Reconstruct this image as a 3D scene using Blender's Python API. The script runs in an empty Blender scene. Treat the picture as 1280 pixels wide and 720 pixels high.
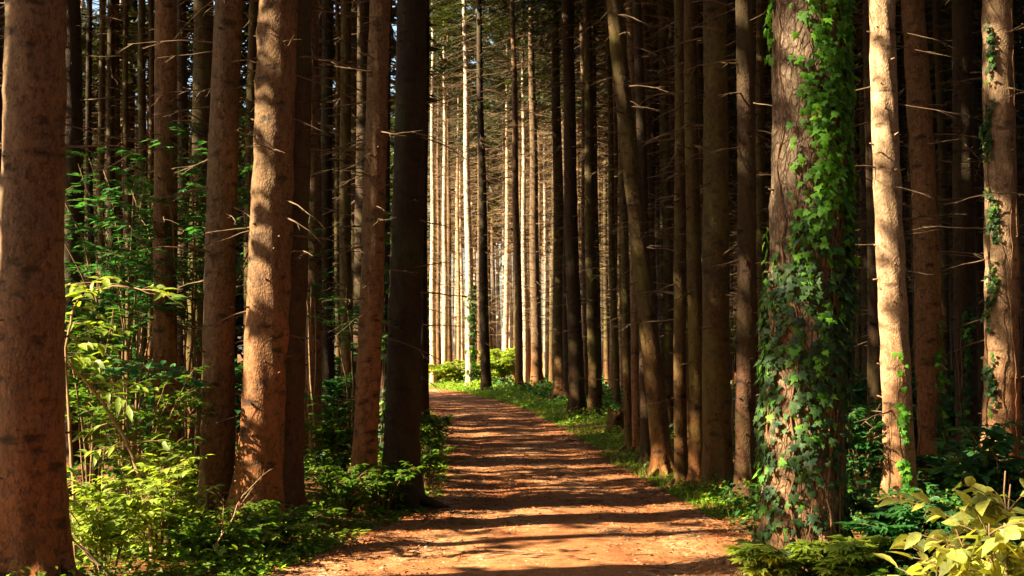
import bpy, math, random
import numpy as np
from mathutils import Vector, Matrix, Euler

R = math.radians
C = bpy.context.scene.collection
scn = bpy.context.scene

# ------------------------------------------------------------------ camera
F, PITCH, CAMZ = 1600.0, math.atan(80 / 1600.0), 1.55
cam = bpy.data.cameras.new('camera')
cam.sensor_width = 36.0
cam.lens = 36.0 * F / 1280.0
cam.clip_end = 3000
cam.clip_start = 0.05
camo = bpy.data.objects.new('camera', cam)
C.objects.link(camo)
camo.location = (0, 0, CAMZ)
camo.rotation_euler = (R(90) + PITCH, 0, 0)
scn.camera = camo

# ------------------------------------------------------------------ light
SUN_EL, SUN_BACK = 33.0, 16.0       # elevation; how far behind the left-right line the sun stands
az = R(180 + SUN_BACK)              # direction towards the sun, measured from +x counter-clockwise
sdir = Vector((math.cos(az) * math.cos(R(SUN_EL)), math.sin(az) * math.cos(R(SUN_EL)), math.sin(R(SUN_EL))))
sl = bpy.data.lights.new('sun', 'SUN')
sl.energy = 5.0
sl.angle = R(0.5)
sl.color = (1.0, 0.84, 0.60)
so = bpy.data.objects.new('sun', sl)
C.objects.link(so)
so.rotation_euler = sdir.to_track_quat('Z', 'Y').to_euler()
w = bpy.data.worlds.new('World')
scn.world = w
w.use_nodes = True
nt = w.node_tree
bg = nt.nodes['Background']
sky = nt.nodes.new('ShaderNodeTexSky')
sky.sky_type = 'NISHITA'
sky.sun_disc = False
sky.sun_elevation = R(SUN_EL)
sky.sun_rotation = math.atan2(sdir.x, sdir.y)
sky.air_density = 1.2
sky.dust_density = 2.5
nt.links.new(sky.outputs[0], bg.inputs[0])
bg.inputs[1].default_value = 0.05
scn.view_settings.view_transform = 'Standard'
scn.view_settings.look = 'None'
scn.view_settings.exposure = 2.75
scn.view_settings.gamma = 1.0
scn.render.engine = 'CYCLES'
scn.cycles.max_bounces = 6
scn.cycles.diffuse_bounces = 4
scn.cycles.transmission_bounces = 4
scn.cycles.transparent_max_bounces = 4
scn.cycles.glossy_bounces = 2
scn.cycles.use_denoising = True
scn.cycles.caustics_reflective = False
scn.cycles.caustics_refractive = False


# ------------------------------------------------------------------ placing
def ground_pt(px, py):
    """point of the level ground that the photograph shows at pixel (1280 x 720)"""
    a = (px - 640) / F
    b = (360 - py) / F
    dy = math.cos(PITCH) - b * math.sin(PITCH)
    dz = math.sin(PITCH) + b * math.cos(PITCH)
    t = -CAMZ / dz
    return a * t, dy * t


def at_dist(px, py, Y):
    a = (px - 640) / F
    b = (360 - py) / F
    dy = math.cos(PITCH) - b * math.sin(PITCH)
    dz = math.sin(PITCH) + b * math.cos(PITCH)
    t = Y / dy
    return Vector((a * t, Y, CAMZ + dz * t))


# path centre line and half width along y
PY = np.array([-30, 0, 5, 8.5, 11.3, 13, 15, 17, 21, 27, 35, 41, 48, 55, 65, 80, 110.])
PX = np.array([-1.2, -0.2, 0.0, 0.14, 0.40, 0.55, 0.45, 0.28, 0.12, -0.25, -1.0, -1.85, -3.1, -4.6, -7.5, -13, -25.])
PW = np.array([1.8, 1.85, 1.95, 2.0, 1.6, 1.35, 1.3, 1.22, 1.3, 1.3, 1.45, 1.5, 1.5, 1.5, 1.5, 1.6, 1.6])


def pc(y): return np.interp(y, PY, PX)
def pw(y): return np.interp(y, PY, PW)


def hsoft(x, y):
    return (0.05 * np.sin(x * 0.55 + 1.3) * np.sin(y * 0.31 + 0.4) + 0.035 * np.sin(x * 1.3 + y * 0.9)
            + 0.02 * np.sin(x * 2.9 - y * 2.1 + 2))


def hpath(x, y):
    d = np.abs(x - pc(y)) / pw(y)
    rut = -0.02 * np.exp(-((d - 0.5) / 0.16) ** 2)
    return rut + .003 * np.sin(x * 2 + y * 1.1) + .001 * np.sin(x * 7.3 - y * 5.1)


def hgt(x, y):
    x = np.asarray(x, float); y = np.asarray(y, float)
    d = np.abs(x - pc(y)) - pw(y)
    k = np.clip(d / 1.6, 0, 1)
    k = k * k * (3 - 2 * k)
    bank = 0.07 * k
    return hpath(x, y) * (1 - np.clip(d * 2, 0, 1)) + (hsoft(x, y)) * k + bank


# ------------------------------------------------------------------ object helpers
def mesh_np(name, V, Fs, smooth=False, matidx=None, mats=()):
    """V (n,3); Fs: list of face arrays, each (m,k)"""
    me = bpy.data.meshes.new(name)
    V = np.asarray(V, np.float32)
    Fs = [np.asarray(f, np.int32) for f in Fs if len(f)]
    me.vertices.add(len(V))
    me.vertices.foreach_set('co', V.ravel())
    tot = np.concatenate([np.full(len(f), f.shape[1], np.int32) for f in Fs])
    loops = np.concatenate([f.ravel() for f in Fs])
    me.loops.add(len(loops))
    me.loops.foreach_set('vertex_index', loops)
    st = np.concatenate([[0], np.cumsum(tot)[:-1]]).astype(np.int32)
    me.polygons.add(len(tot))
    me.polygons.foreach_set('loop_start', st)
    me.polygons.foreach_set('loop_total', tot)
    if smooth:
        me.polygons.foreach_set('use_smooth', np.ones(len(tot), bool))
    for m in mats: me.materials.append(m)
    if matidx is not None:
        me.polygons.foreach_set('material_index', np.asarray(matidx, np.int32))
    me.update(calc_edges=True)
    return me


def link(name, me, parent=None, loc=None):
    o = bpy.data.objects.new(name, me)
    C.objects.link(o)
    if parent: o.parent = parent
    if loc is not None: o.location = loc
    return o


def tag(o, label=None, cat=None, group=None, kind=None):
    if label: o['label'] = label
    if cat: o['category'] = cat
    if group: o['group'] = group
    if kind: o['kind'] = kind
    return o


def thing(name, loc, label, cat, group=None, rz=0.0):
    o = bpy.data.objects.new(name, None)
    o.empty_display_size = 0.2
    C.objects.link(o)
    o.location = loc
    o.rotation_euler = (0, 0, rz)
    return tag(o, label, cat, group)


class Buf:
    def __init__(self):
        self.V = []; self.Q = []; self.T = []; self.n = 0; self.k = []

    def add(self, V, Q=None, T=None):
        V = np.asarray(V, float)
        if Q is not None and len(Q): self.Q.append(np.asarray(Q) + self.n)
        if T is not None and len(T): self.T.append(np.asarray(T) + self.n)
        self.V.append(V); self.n += len(V)

    def tube(self, P, rad, sides=5, cap=True):
        P = np.asarray(P, float); n = len(P)
        rad = np.broadcast_to(rad, (n,))
        T = np.gradient(P, axis=0)
        T /= np.linalg.norm(T, axis=1)[:, None] + 1e-9
        up = np.array([0, 0, 1.0]) if abs(T[0][2]) < 0.9 else np.array([1.0, 0, 0])
        A = np.cross(T, up); A /= np.linalg.norm(A, axis=1)[:, None] + 1e-9
        B = np.cross(T, A)
        th = np.arange(sides) / sides * 2 * np.pi
        V = P[:, None] + rad[:, None, None] * (A[:, None] * np.cos(th)[None, :, None] + B[:, None] * np.sin(th)[None, :, None])
        V = V.reshape(-1, 3)
        i = np.arange(n - 1)[:, None] * sides; j = np.arange(sides)[None]
        j2 = (j + 1) % sides
        Q = np.stack([i + j, i + j2, i + sides + j2, i + sides + j], -1).reshape(-1, 4)
        Tt = None
        if cap:
            V = np.vstack([V, P[-1:]])
            l = (n - 1) * sides
            Tt = np.array([[l + a, l + (a + 1) % sides, n * sides] for a in range(sides)])
        self.add(V, Q, Tt)

    def mesh(self, name, smooth=True, mats=()):
        V = np.vstack(self.V)
        Fs = []
        if self.Q: Fs.append(np.vstack(self.Q))
        if self.T: Fs.append(np.vstack(self.T))
        return mesh_np(name, V, Fs, smooth, None, mats)


def frames(nrm, tip):
    """rotation matrices whose z is nrm and whose y follows tip"""
    nrm = nrm / (np.linalg.norm(nrm, axis=1)[:, None] + 1e-9)
    x = np.cross(tip, nrm); x /= np.linalg.norm(x, axis=1)[:, None] + 1e-9
    y = np.cross(nrm, x)
    return np.stack([x, y, nrm], -1)


def scatter(buf, tmpl, P, M, s):
    """copies of a leaf template (V, faces) at points P with frames M and sizes s"""
    V, Fc = tmpl
    n, k = len(P), len(V)
    if n == 0: return
    s = np.broadcast_to(s, (n,))
    W = np.einsum('nij,kj->nki', M, V) * s[:, None, None] + P[:, None]
    idx = (np.arange(n) * k)[:, None, None]
    faces = (idx + Fc[None]).reshape(-1, Fc.shape[1])
    if Fc.shape[1] == 4: buf.add(W.reshape(-1, 3), Q=faces)
    else: buf.add(W.reshape(-1, 3), T=faces)


# leaf templates: y from stalk to tip, unit length, slight fold and droop
def leaf_template(outline, fold=0.18, droop=0.15):
    """outline: list of (t, halfwidth)"""
    V = []; Fc = []
    for t, hw in outline:
        z = -droop * t * t
        V += [(-hw, t, z + fold * hw), (0, t, z), (hw, t, z + fold * hw)]
    for i in range(len(outline) - 1):
        a = i * 3
        Fc += [(a, a + 1, a + 4, a + 3), (a + 1, a + 2, a + 5, a + 4)]
    return np.array(V, float), np.array(Fc)


LEAF_OVATE = leaf_template([(0, .015), (.12, .16), (.35, .27), (.62, .22), (.85, .09), (1, .005)], .35, .22)
LEAF_LANCE = leaf_template([(0, .01), (.2, .12), (.5, .17), (.8, .09), (1, .004)], .4, .3)
LEAF_SIMPLE = leaf_template([(0, .02), (.4, .3), (1, .01)], .3, .2)


def ivy_template():
    out = [(0, 0), (.22, -.1), (.5, .02), (.32, .25), (.42, .52), (.17, .5), (0, 1.0), (-.17, .5), (-.42, .52), (-.32, .25), (-.5, .02), (-.22, -.1)]
    V = [(0, .3, .06)] + [(x, y, -.1 * abs(x) - .1 * y * y) for x, y in out]
    n = len(out)
    return np.array(V, float), np.array([(0, i + 1, (i + 1) % n + 1) for i in range(n)])


LEAF_IVY = ivy_template()


def palmate():
    V = [(0, 0, 0)]; Fc = []
    for a, l in ((-1.25, .5), (-.62, .8), (0, 1.0), (.62, .8), (1.25, .5)):
        d = np.array([math.sin(a), math.cos(a)]); q = np.array([d[1], -d[0]])
        b = len(V)
        for t, ww in ((.5 * l, .16 * l), (l, 0), (.5 * l, -.16 * l)):
            p = d * t + q * ww
            V.append((p[0], p[1], -.18 * t * t + (.03 if ww else 0)))
        Fc += [(0, b, b + 1), (0, b + 1, b + 2)]
    return np.array(V, float), np.array(Fc)


LEAF_PALM = palmate()


# ------------------------------------------------------------------ materials
def nmat(name):
    m = bpy.data.materials.new(name)
    m.use_nodes = True
    nt = m.node_tree
    return m, nt, nt.nodes['Principled BSDF'], nt.nodes['Material Output']


def N(nt, typ, **kw):
    n = nt.nodes.new(typ)
    for k, v in kw.items():
        if k.startswith('i_'):
            n.inputs[k[2:].replace('_', ' ')].default_value = v
        else:
            setattr(n, k, v)
    return n


def ramp(nt, src, stops):
    r = nt.nodes.new('ShaderNodeValToRGB')
    e = r.color_ramp.elements
    while len(e) < len(stops): e.new(0.5)
    for q, (p, c) in zip(e, stops):
        q.position = p
        q.color = tuple(c) + (1,) if len(c) == 3 else c
    nt.links.new(src, r.inputs[0])
    return r.outputs[0]


def mixc(nt, fac, a, b, mode='MIX'):
    m = nt.nodes.new('ShaderNodeMix'); m.data_type = 'RGBA'; m.blend_type = mode
    if hasattr(fac, 'links'): nt.links.new(fac, m.inputs[0])
    else: m.inputs[0].default_value = fac
    for s, i in ((a, 6), (b, 7)):
        if hasattr(s, 'links'): nt.links.new(s, m.inputs[i])
        else: m.inputs[i].default_value = tuple(s) + (1,)
    return m.outputs[2]


def math_(nt, op, a, b=None, c=None):
    m = nt.nodes.new('ShaderNodeMath'); m.operation = op
    for s, i in ((a, 0), (b, 1), (c, 2)):
        if s is None: continue
        if hasattr(s, 'links'): nt.links.new(s, m.inputs[i])
        else: m.inputs[i].default_value = s
    return m.outputs[0]


def coords(nt, scale=(1, 1, 1), seeded=True):
    tc = nt.nodes.new('ShaderNodeTexCoord')
    mp = nt.nodes.new('ShaderNodeMapping')
    nt.links.new(tc.outputs['Object'], mp.inputs[0])
    mp.inputs['Scale'].default_value = scale
    if seeded:
        oi = nt.nodes.new('ShaderNodeObjectInfo')
        cb = nt.nodes.new('ShaderNodeCombineXYZ')
        mu = math_(nt, 'MULTIPLY', oi.outputs['Random'], 37.0)
        for i in range(3): nt.links.new(mu, cb.inputs[i])
        nt.links.new(cb.outputs[0], mp.inputs['Location'])
    return mp.outputs[0], tc


def noise(nt, vec, scale, detail=4, rough=.6, dist=0):
    n = nt.nodes.new('ShaderNodeTexNoise')
    nt.links.new(vec, n.inputs['Vector'])
    n.inputs['Scale'].default_value = scale
    n.inputs['Detail'].default_value = detail
    n.inputs['Roughness'].default_value = rough
    n.inputs['Distortion'].default_value = dist
    return n.outputs['Fac']


def bark(name, col, dark, low, moss=(.07, .08, .015), moss_amt=.2, plates=False, fine=26):
    m, nt, bs, out = nmat(name)
    v, tc = coords(nt, (1, 1, .6))
    vv, _ = coords(nt, (1, 1, .22))
    big = noise(nt, v, 1.6, 3)
    c = mixc(nt, ramp(nt, big, [(.35, (0, 0, 0)), (.65, (1, 1, 1))]), col, [a * .72 for a in col])
    # redder bark towards the foot, its warm glow painted in as well
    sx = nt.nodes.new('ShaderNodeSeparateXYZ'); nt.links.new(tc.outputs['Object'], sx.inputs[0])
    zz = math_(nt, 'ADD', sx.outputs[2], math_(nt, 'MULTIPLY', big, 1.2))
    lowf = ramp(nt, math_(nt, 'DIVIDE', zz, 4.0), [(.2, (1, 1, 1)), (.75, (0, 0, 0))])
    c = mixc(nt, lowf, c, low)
    f = noise(nt, v, fine, 6, .75)
    sp = ramp(nt, f, [(.40, (0, 0, 0)), (.53, (1, 1, 1))])
    c = mixc(nt, sp, mixc(nt, .7, c, dark), c)
    # loose scales
    vf, _ = coords(nt, (1, 1, .7))
    vs = nt.nodes.new('ShaderNodeTexVoronoi'); vs.feature = 'F1'; nt.links.new(vf, vs.inputs['Vector']); vs.inputs['Scale'].default_value = 55
    sc = ramp(nt, vs.outputs['Distance'], [(.15, (1, 1, 1)), (.62, (0, 0, 0))])
    c = mixc(nt, math_(nt, 'MULTIPLY', sc, .35), c, [min(.7, a * 1.45) for a in col])
    md = noise(nt, v, 8, 5, .7)
    c = mixc(nt, math_(nt, 'MULTIPLY', ramp(nt, md, [(.5, (0, 0, 0)), (.66, (1, 1, 1))]), .55), c, [a * .5 + b * .3 for a, b in zip(dark, col)])
    oi = nt.nodes.new('ShaderNodeObjectInfo')
    c = mixc(nt, 1.0, c, ramp(nt, oi.outputs['Random'], [(0, (.72, .74, .78)), (.5, (1, .97, .93)), (1, (1.0, .86, .74))]), 'MULTIPLY')
    # lichen flecks
    lf = noise(nt, v, 60, 2, .5)
    c = mixc(nt, math_(nt, 'MULTIPLY', ramp(nt, lf, [(.62, (0, 0, 0)), (.7, (1, 1, 1))]), .35), c, [min(.6, a * 1.7) for a in col])
    # dark whorl scars
    vk, _ = coords(nt, (1, 1, 2.1))
    dn = nt.nodes.new('ShaderNodeTexNoise'); nt.links.new(vk, dn.inputs['Vector']); dn.inputs['Scale'].default_value = 9
    add = nt.nodes.new('ShaderNodeVectorMath'); add.operation = 'MULTIPLY_ADD'
    nt.links.new(dn.outputs['Color'], add.inputs[0]); add.inputs[1].default_value = (.2, .2, .2); nt.links.new(vk, add.inputs[2])
    vo = nt.nodes.new('ShaderNodeTexVoronoi'); nt.links.new(add.outputs[0], vo.inputs['Vector']); vo.inputs['Scale'].default_value = 3.9
    kn = ramp(nt, vo.outputs['Distance'], [(.10, (1, 1, 1)), (.34, (0, 0, 0))])
    c = mixc(nt, math_(nt, 'MULTIPLY', kn, .85), c, [a * .6 for a in dark])
    # vertical streaks
    st = noise(nt, vv, 12, 4, .6)
    c = mixc(nt, math_(nt, 'MULTIPLY', ramp(nt, st, [(.55, (0, 0, 0)), (.72, (1, 1, 1))]), .35), c, dark)
    mo = noise(nt, v, 2.2, 5, .7)
    c = mixc(nt, math_(nt, 'MULTIPLY', ramp(nt, mo, [(.45, (0, 0, 0)), (.7, (1, 1, 1))]), moss_amt), c, moss)
    nt.links.new(c, bs.inputs['Base Color'])
    bs.inputs['Roughness'].default_value = .85
    bs.inputs['Specular IOR Level'].default_value = .25
    h = math_(nt, 'ADD', math_(nt, 'MULTIPLY', f, .6), math_(nt, 'MULTIPLY', st, .5))
    h = math_(nt, 'SUBTRACT', h, math_(nt, 'MULTIPLY', kn, .5))
    h = math_(nt, 'ADD', h, math_(nt, 'ADD', math_(nt, 'MULTIPLY', sc, .25), math_(nt, 'MULTIPLY', md, .3)))
    if plates:
        vp, _ = coords(nt, (1, 1, .42))
        dp = nt.nodes.new('ShaderNodeTexNoise'); nt.links.new(vp, dp.inputs['Vector']); dp.inputs['Scale'].default_value = 9; dp.inputs['Detail'].default_value = 5
        ad = nt.nodes.new('ShaderNodeVectorMath'); ad.operation = 'MULTIPLY_ADD'
        nt.links.new(dp.outputs['Color'], ad.inputs[0]); ad.inputs[1].default_value = (.12, .12, .12); nt.links.new(vp, ad.inputs[2])
        vo2 = nt.nodes.new('ShaderNodeTexVoronoi'); vo2.feature = 'DISTANCE_TO_EDGE'
        nt.links.new(ad.outputs[0], vo2.inputs['Vector']); vo2.inputs['Scale'].default_value = 24
        ed = ramp(nt, vo2.outputs['Distance'], [(.0, (0, 0, 0)), (.16, (1, 1, 1))])
        c2 = mixc(nt, ed, mixc(nt, .4, [a * .8 for a in dark], c), c)
        nt.links.new(c2, bs.inputs['Base Color'])
        h = math_(nt, 'ADD', h, math_(nt, 'MULTIPLY', ed, .9))
    bp = nt.nodes.new('ShaderNodeBump'); bp.inputs['Strength'].default_value = .9; bp.inputs['Distance'].default_value = .012
    nt.links.new(h, bp.inputs['Height']); nt.links.new(bp.outputs[0], bs.inputs['Normal'])
    return m


def leafmat(name, col, trans=.45, rough=.5, var=.35, tcol=None):
    m, nt, bs, out = nmat(name)
    g = nt.nodes.new('ShaderNodeNewGeometry')
    rnd = g.outputs['Random Per Island']
    c = mixc(nt, ramp(nt, rnd, [(0, (0, 0, 0)), (1, (1, 1, 1))]), [a * (1 - var) for a in col], [min(.9, col[0] * (1 + var * 1.6)), min(.9, col[1] * (1 + var)), col[2]])
    tc = nt.nodes.new('ShaderNodeTexCoord')
    mt = noise(nt, tc.outputs['Object'], 55, 3, .6)
    c = mixc(nt, 1.0, c, ramp(nt, mt, [(.35, (.62, .66, .6)), (.65, (1, 1, 1))]), 'MULTIPLY')
    old = noise(nt, tc.outputs['Object'], 9, 2, .5)
    c = mixc(nt, math_(nt, 'MULTIPLY', ramp(nt, old, [(.66, (0, 0, 0)), (.76, (1, 1, 1))]), .6), c, (col[1] * 1.1, col[1] * .75, .02))
    nt.links.new(c, bs.inputs['Base Color'])
    bs.inputs['Roughness'].default_value = rough
    bs.inputs['Specular IOR Level'].default_value = .35
    tr = nt.nodes.new('ShaderNodeBsdfTranslucent')
    tc_ = mixc(nt, 1.0, c, tcol or (1.9, 1.8, .7), 'MULTIPLY')
    nt.links.new(tc_, tr.inputs[0])
    mx = nt.nodes.new('ShaderNodeMixShader'); mx.inputs[0].default_value = trans
    nt.links.new(bs.outputs[0], mx.inputs[1]); nt.links.new(tr.outputs[0], mx.inputs[2])
    nt.links.new(mx.outputs[0], out.inputs[0])
    return m


def plain(name, col, rough=.85, var=.3, sc=14):
    m, nt, bs, out = nmat(name)
    v, _ = coords(nt)
    f = noise(nt, v, sc, 4, .6)
    c = mixc(nt, ramp(nt, f, [(.3, (0, 0, 0)), (.7, (1, 1, 1))]), [a * (1 - var) for a in col], [a * (1 + var) for a in col])
    nt.links.new(c, bs.inputs['Base Color']); bs.inputs['Roughness'].default_value = rough
    bs.inputs['Specular IOR Level'].default_value = .2
    return m


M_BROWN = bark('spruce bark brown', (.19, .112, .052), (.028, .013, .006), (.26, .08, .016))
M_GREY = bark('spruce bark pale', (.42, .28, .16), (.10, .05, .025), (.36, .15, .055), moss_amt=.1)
M_BLACK = bark('spruce bark painted deep shade', (.036, .022, .010), (.01, .006, .003), (.05, .02, .007), moss_amt=.35)  # deep shade put into the bark colour
M_PALE = bark('spruce bark painted sunlit', (.66, .53, .38), (.2, .11, .06), (.56, .39, .22), moss_amt=.05)  # sunlight put into the bark colour of the far bright trunks
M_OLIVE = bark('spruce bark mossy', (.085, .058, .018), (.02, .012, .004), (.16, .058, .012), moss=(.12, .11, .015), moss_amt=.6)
M_DARK = bark('spruce bark painted shaded', (.055, .030, .013), (.012, .007, .003), (.075, .026, .008), moss_amt=.35)  # shade of the wood put into the bark colour
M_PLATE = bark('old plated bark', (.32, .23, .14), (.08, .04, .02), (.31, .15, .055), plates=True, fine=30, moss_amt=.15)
M_TWIG = plain('dead twig', (.13, .085, .045))
M_TWIGP = plain('pale dead twig', (.30, .20, .10))
M_VINE = plain('ivy stem', (.20, .10, .05))
M_STEM = plain('shrub stem', (.22, .13, .06))
M_NEEDLE = leafmat('spruce needles', (.03, .045, .012), .2, .6)
M_BROAD = leafmat('broadleaf crown', (.07, .16, .02), .5)
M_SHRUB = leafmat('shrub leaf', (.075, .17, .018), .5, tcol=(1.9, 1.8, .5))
M_SHRUBY = leafmat('yellow green leaf painted sunlit', (.25, .36, .06), .5, tcol=(1.4, 1.4, .5))  # strong sunlight put into the leaf colour
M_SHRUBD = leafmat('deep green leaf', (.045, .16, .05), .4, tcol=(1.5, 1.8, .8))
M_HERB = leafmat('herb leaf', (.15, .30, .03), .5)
M_CREAM = leafmat('pale leaf painted sunlit', (.42, .50, .14), .45, .5, .5, tcol=(1.2, 1.2, .5))  # overexposed sunlight put into the leaf colour
M_IVYB = leafmat('ivy leaf painted lit', (.11, .33, .03), .4, .6, .5, tcol=(1.5, 1.6, .4))  # sky light and glow through the leaf put into its colour
M_IVYD = leafmat('ivy leaf painted shaded', (.035, .095, .028), .3, .6, .5)  # shade on the unlit ivy put into its leaf colour
M_LITTER = leafmat('fallen leaf', (.26, .10, .03), .1, .8, .5, tcol=(1, 1, 1))


def ground_mat():
    m, nt, bs, out = nmat('needle covered forest floor')
    v, _ = coords(nt, seeded=False)
    a = noise(nt, v, 1.3, 5, .6); b = noise(nt, v, 22, 6, .7)
    c = ramp(nt, b, [(.3, (.045, .018, .006)), (.5, (.17, .07, .024)), (.7, (.30, .13, .045))])
    c = mixc(nt, math_(nt, 'MULTIPLY', ramp(nt, a, [(.45, (0, 0, 0)), (.65, (1, 1, 1))]), .5), c, (.05, .06, .012))
    nt.links.new(c, bs.inputs['Base Color']); bs.inputs['Roughness'].default_value = .95
    bs.inputs['Specular IOR Level'].default_value = .1
    bp = nt.nodes.new('ShaderNodeBump'); bp.inputs['Strength'].default_value = 1; bp.inputs['Distance'].default_value = .04
    nt.links.new(b, bp.inputs['Height']); nt.links.new(bp.outputs[0], bs.inputs['Normal'])
    return m


def path_mat():
    m, nt, bs, out = nmat('beaten earth of the path')
    v, _ = coords(nt, seeded=False)
    vs, _ = coords(nt, (1, .35, 1), seeded=False)
    a = noise(nt, vs, 1.1, 5, .65, .4); b = noise(nt, v, 45, 5, .8); g = noise(nt, v, 9, 6, .7)
    c = ramp(nt, a, [(.3, (.22, .065, .020)), (.5, (.35, .14, .048)), (.7, (.52, .29, .14))])
    c = mixc(nt, ramp(nt, g, [(.38, (1, 1, 1)), (.52, (0, 0, 0))]), c, (.21, .07, .022))
    c = mixc(nt, ramp(nt, b, [(.56, (0, 0, 0)), (.7, (.7, .7, .7))]), c, (.55, .38, .25))
    c = mixc(nt, ramp(nt, b, [(.30, (.8, .8, .8)), (.40, (0, 0, 0))]), c, (.10, .04, .015))
    nt.links.new(c, bs.inputs['Base Color']); bs.inputs['Roughness'].default_value = .9
    bs.inputs['Specular IOR Level'].default_value = .15
    bp = nt.nodes.new('ShaderNodeBump'); bp.inputs['Strength'].default_value = 1; bp.inputs['Distance'].default_value = .03
    nt.links.new(math_(nt, 'ADD', math_(nt, 'MULTIPLY', b, .4), g), bp.inputs['Height']); nt.links.new(bp.outputs[0], bs.inputs['Normal'])
    return m


# ------------------------------------------------------------------ ground and path
def grid(xs, ys, zf, name, mat):
    X, Y = np.meshgrid(xs, ys)
    Z = zf(X, Y)
    V = np.stack([X, Y, Z], -1).reshape(-1, 3)
    nx = len(xs); i = np.arange(len(ys) - 1)[:, None] * nx + np.arange(nx - 1)[None]
    Q = np.stack([i, i + 1, i + 1 + nx, i + nx], -1).reshape(-1, 4)
    return mesh_np(name, V, [Q], True, None, [mat])


xs = np.concatenate([[-900, -400, -150, -90], np.linspace(-60, -12, 40), np.linspace(-11, 11, 150), np.linspace(12, 60, 40), [90, 150, 400, 900]])
ys = np.concatenate([[-300, -120, -60, -30], np.linspace(-20, 3, 20), np.linspace(3.2, 30, 170), np.linspace(30.4, 75, 120), np.linspace(77, 160, 30), [250, 500, 1500]])


def zground(X, Y):
    d = pw(Y) - np.abs(X - pc(Y))
    near = (Y > -31) & (Y < 105)
    dip = np.where(near, np.clip(d / .25, 0, 1) * .06, 0)
    return hgt(X, Y) - dip


tag(link('ground', grid(xs, ys, zground, 'ground', ground_mat())), kind='structure')

ty = np.concatenate([np.linspace(-30, 5, 60), np.linspace(5.1, 30, 300), np.linspace(30.2, 105, 300)])
tu = np.linspace(-1, 1, 41)
YY = np.repeat(ty[:, None], len(tu), 1)
edge_l = 1 + (.05 * np.sin(ty * 2.3) + .06 * np.sin(ty * 5.7 + 1) + .03 * np.sin(ty * 13))[:, None]
edge_r = 1 + (.05 * np.sin(ty * 2.9 + 2) + .05 * np.sin(ty * 6.3 + 3) + .03 * np.sin(ty * 15))[:, None]
UU = tu[None] * np.where(tu[None] < 0, edge_l, edge_r)
XX = pc(YY) + UU * (pw(YY) + .1)
ZZ = hgt(XX, YY) + .006 - .08 * np.clip((np.abs(tu[None]) - .93) / .07, 0, 1)
V = np.stack([XX, YY, ZZ], -1).reshape(-1, 3)
nx = len(tu); ii = np.arange(len(ty) - 1)[:, None] * nx + np.arange(nx - 1)[None]
Q = np.stack([ii, ii + 1, ii + 1 + nx, ii + nx], -1).reshape(-1, 4)
tag(link('path', mesh_np('path', V, [Q], True, None, [path_mat()])), kind='structure')


# ------------------------------------------------------------------ spruce parts
def rings_for(H, fine_to=5.0, fine=.05, coarse=.5):
    return np.concatenate([np.arange(-.25, fine_to, fine), np.arange(fine_to, H, coarse), [H]])


def trunk_mesh(name, r0, H, line, seed, mat, sides=28, fine=.06, fine_to=5.0, flare=.45, rough=.032):
    """line(z) gives the axis offset (x, y) of the stem; r0 is the radius at eye height"""
    rs = np.random.RandomState(seed)
    z = rings_for(H, fine_to, fine)
    th = np.arange(sides) / sides * 2 * np.pi
    T, Z = np.meshgrid(th, z)
    zz = np.clip(Z, 0, None)
    r = r0 * (1 - .82 * np.clip((zz - 1.2) / H, -.1, 1))
    r = r * (1 + flare * np.exp(-zz / (r0 * 1.3)) * (1 + .5 * np.cos(T * 4 + rs.rand() * 6) + .35 * np.cos(T * 7 + rs.rand() * 6)))
    for _ in range(10):
        a, b, p = rs.randint(1, 9), rs.uniform(1, 16), rs.rand() * 6
        r = r * (1 + rough * .5 * np.sin(a * T + b * Z + p) * rs.rand())
    r = r * (1 + rough * .5 * (rs.rand(*r.shape) - .5))
    # swollen whorls
    for zw in np.arange(.5 + rs.rand() * .4, fine_to, .42):
        zw2 = zw + rs.uniform(-.06, .06)
        k = np.exp(-((Z - zw2) / .05) ** 2)
        r = r * (1 + .035 * k * (np.cos(T * rs.randint(2, 5) + rs.rand() * 6) * .5 + .5))
    L = np.array([line(q) for q in z])
    X = L[:, 0][:, None] + r * np.cos(T); Y = L[:, 1][:, None] + r * np.sin(T)
    V = np.stack([X, Y, Z], -1).reshape(-1, 3)
    n = len(z); i = np.arange(n - 1)[:, None] * sides; j = np.arange(sides)[None]; j2 = (j + 1) % sides
    Qd = np.stack([i + j, i + j2, i + sides + j2, i + sides + j], -1).reshape(-1, 4)
    b = Buf(); b.add(V, Qd)
    # snapped stubs
    for k in range(int(fine_to * 7)):
        q = rs.uniform(.5, fine_to); t = rs.rand() * 6.283
        rr = r0 * (1 - .82 * (q - 1.2) / H)
        o = np.array(line(q)); d = np.array([math.cos(t), math.sin(t), rs.uniform(-.1, .4)])
        p0 = np.array([o[0] + d[0] * rr * .9, o[1] + d[1] * rr * .9, q])
        l = rs.uniform(.015, .05) + rr * .1
        b.tube([p0, p0 + d * l * .6, p0 + d * l], [.011, .008, .006], 5)
    return b.mesh(name, True, [mat])


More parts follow.
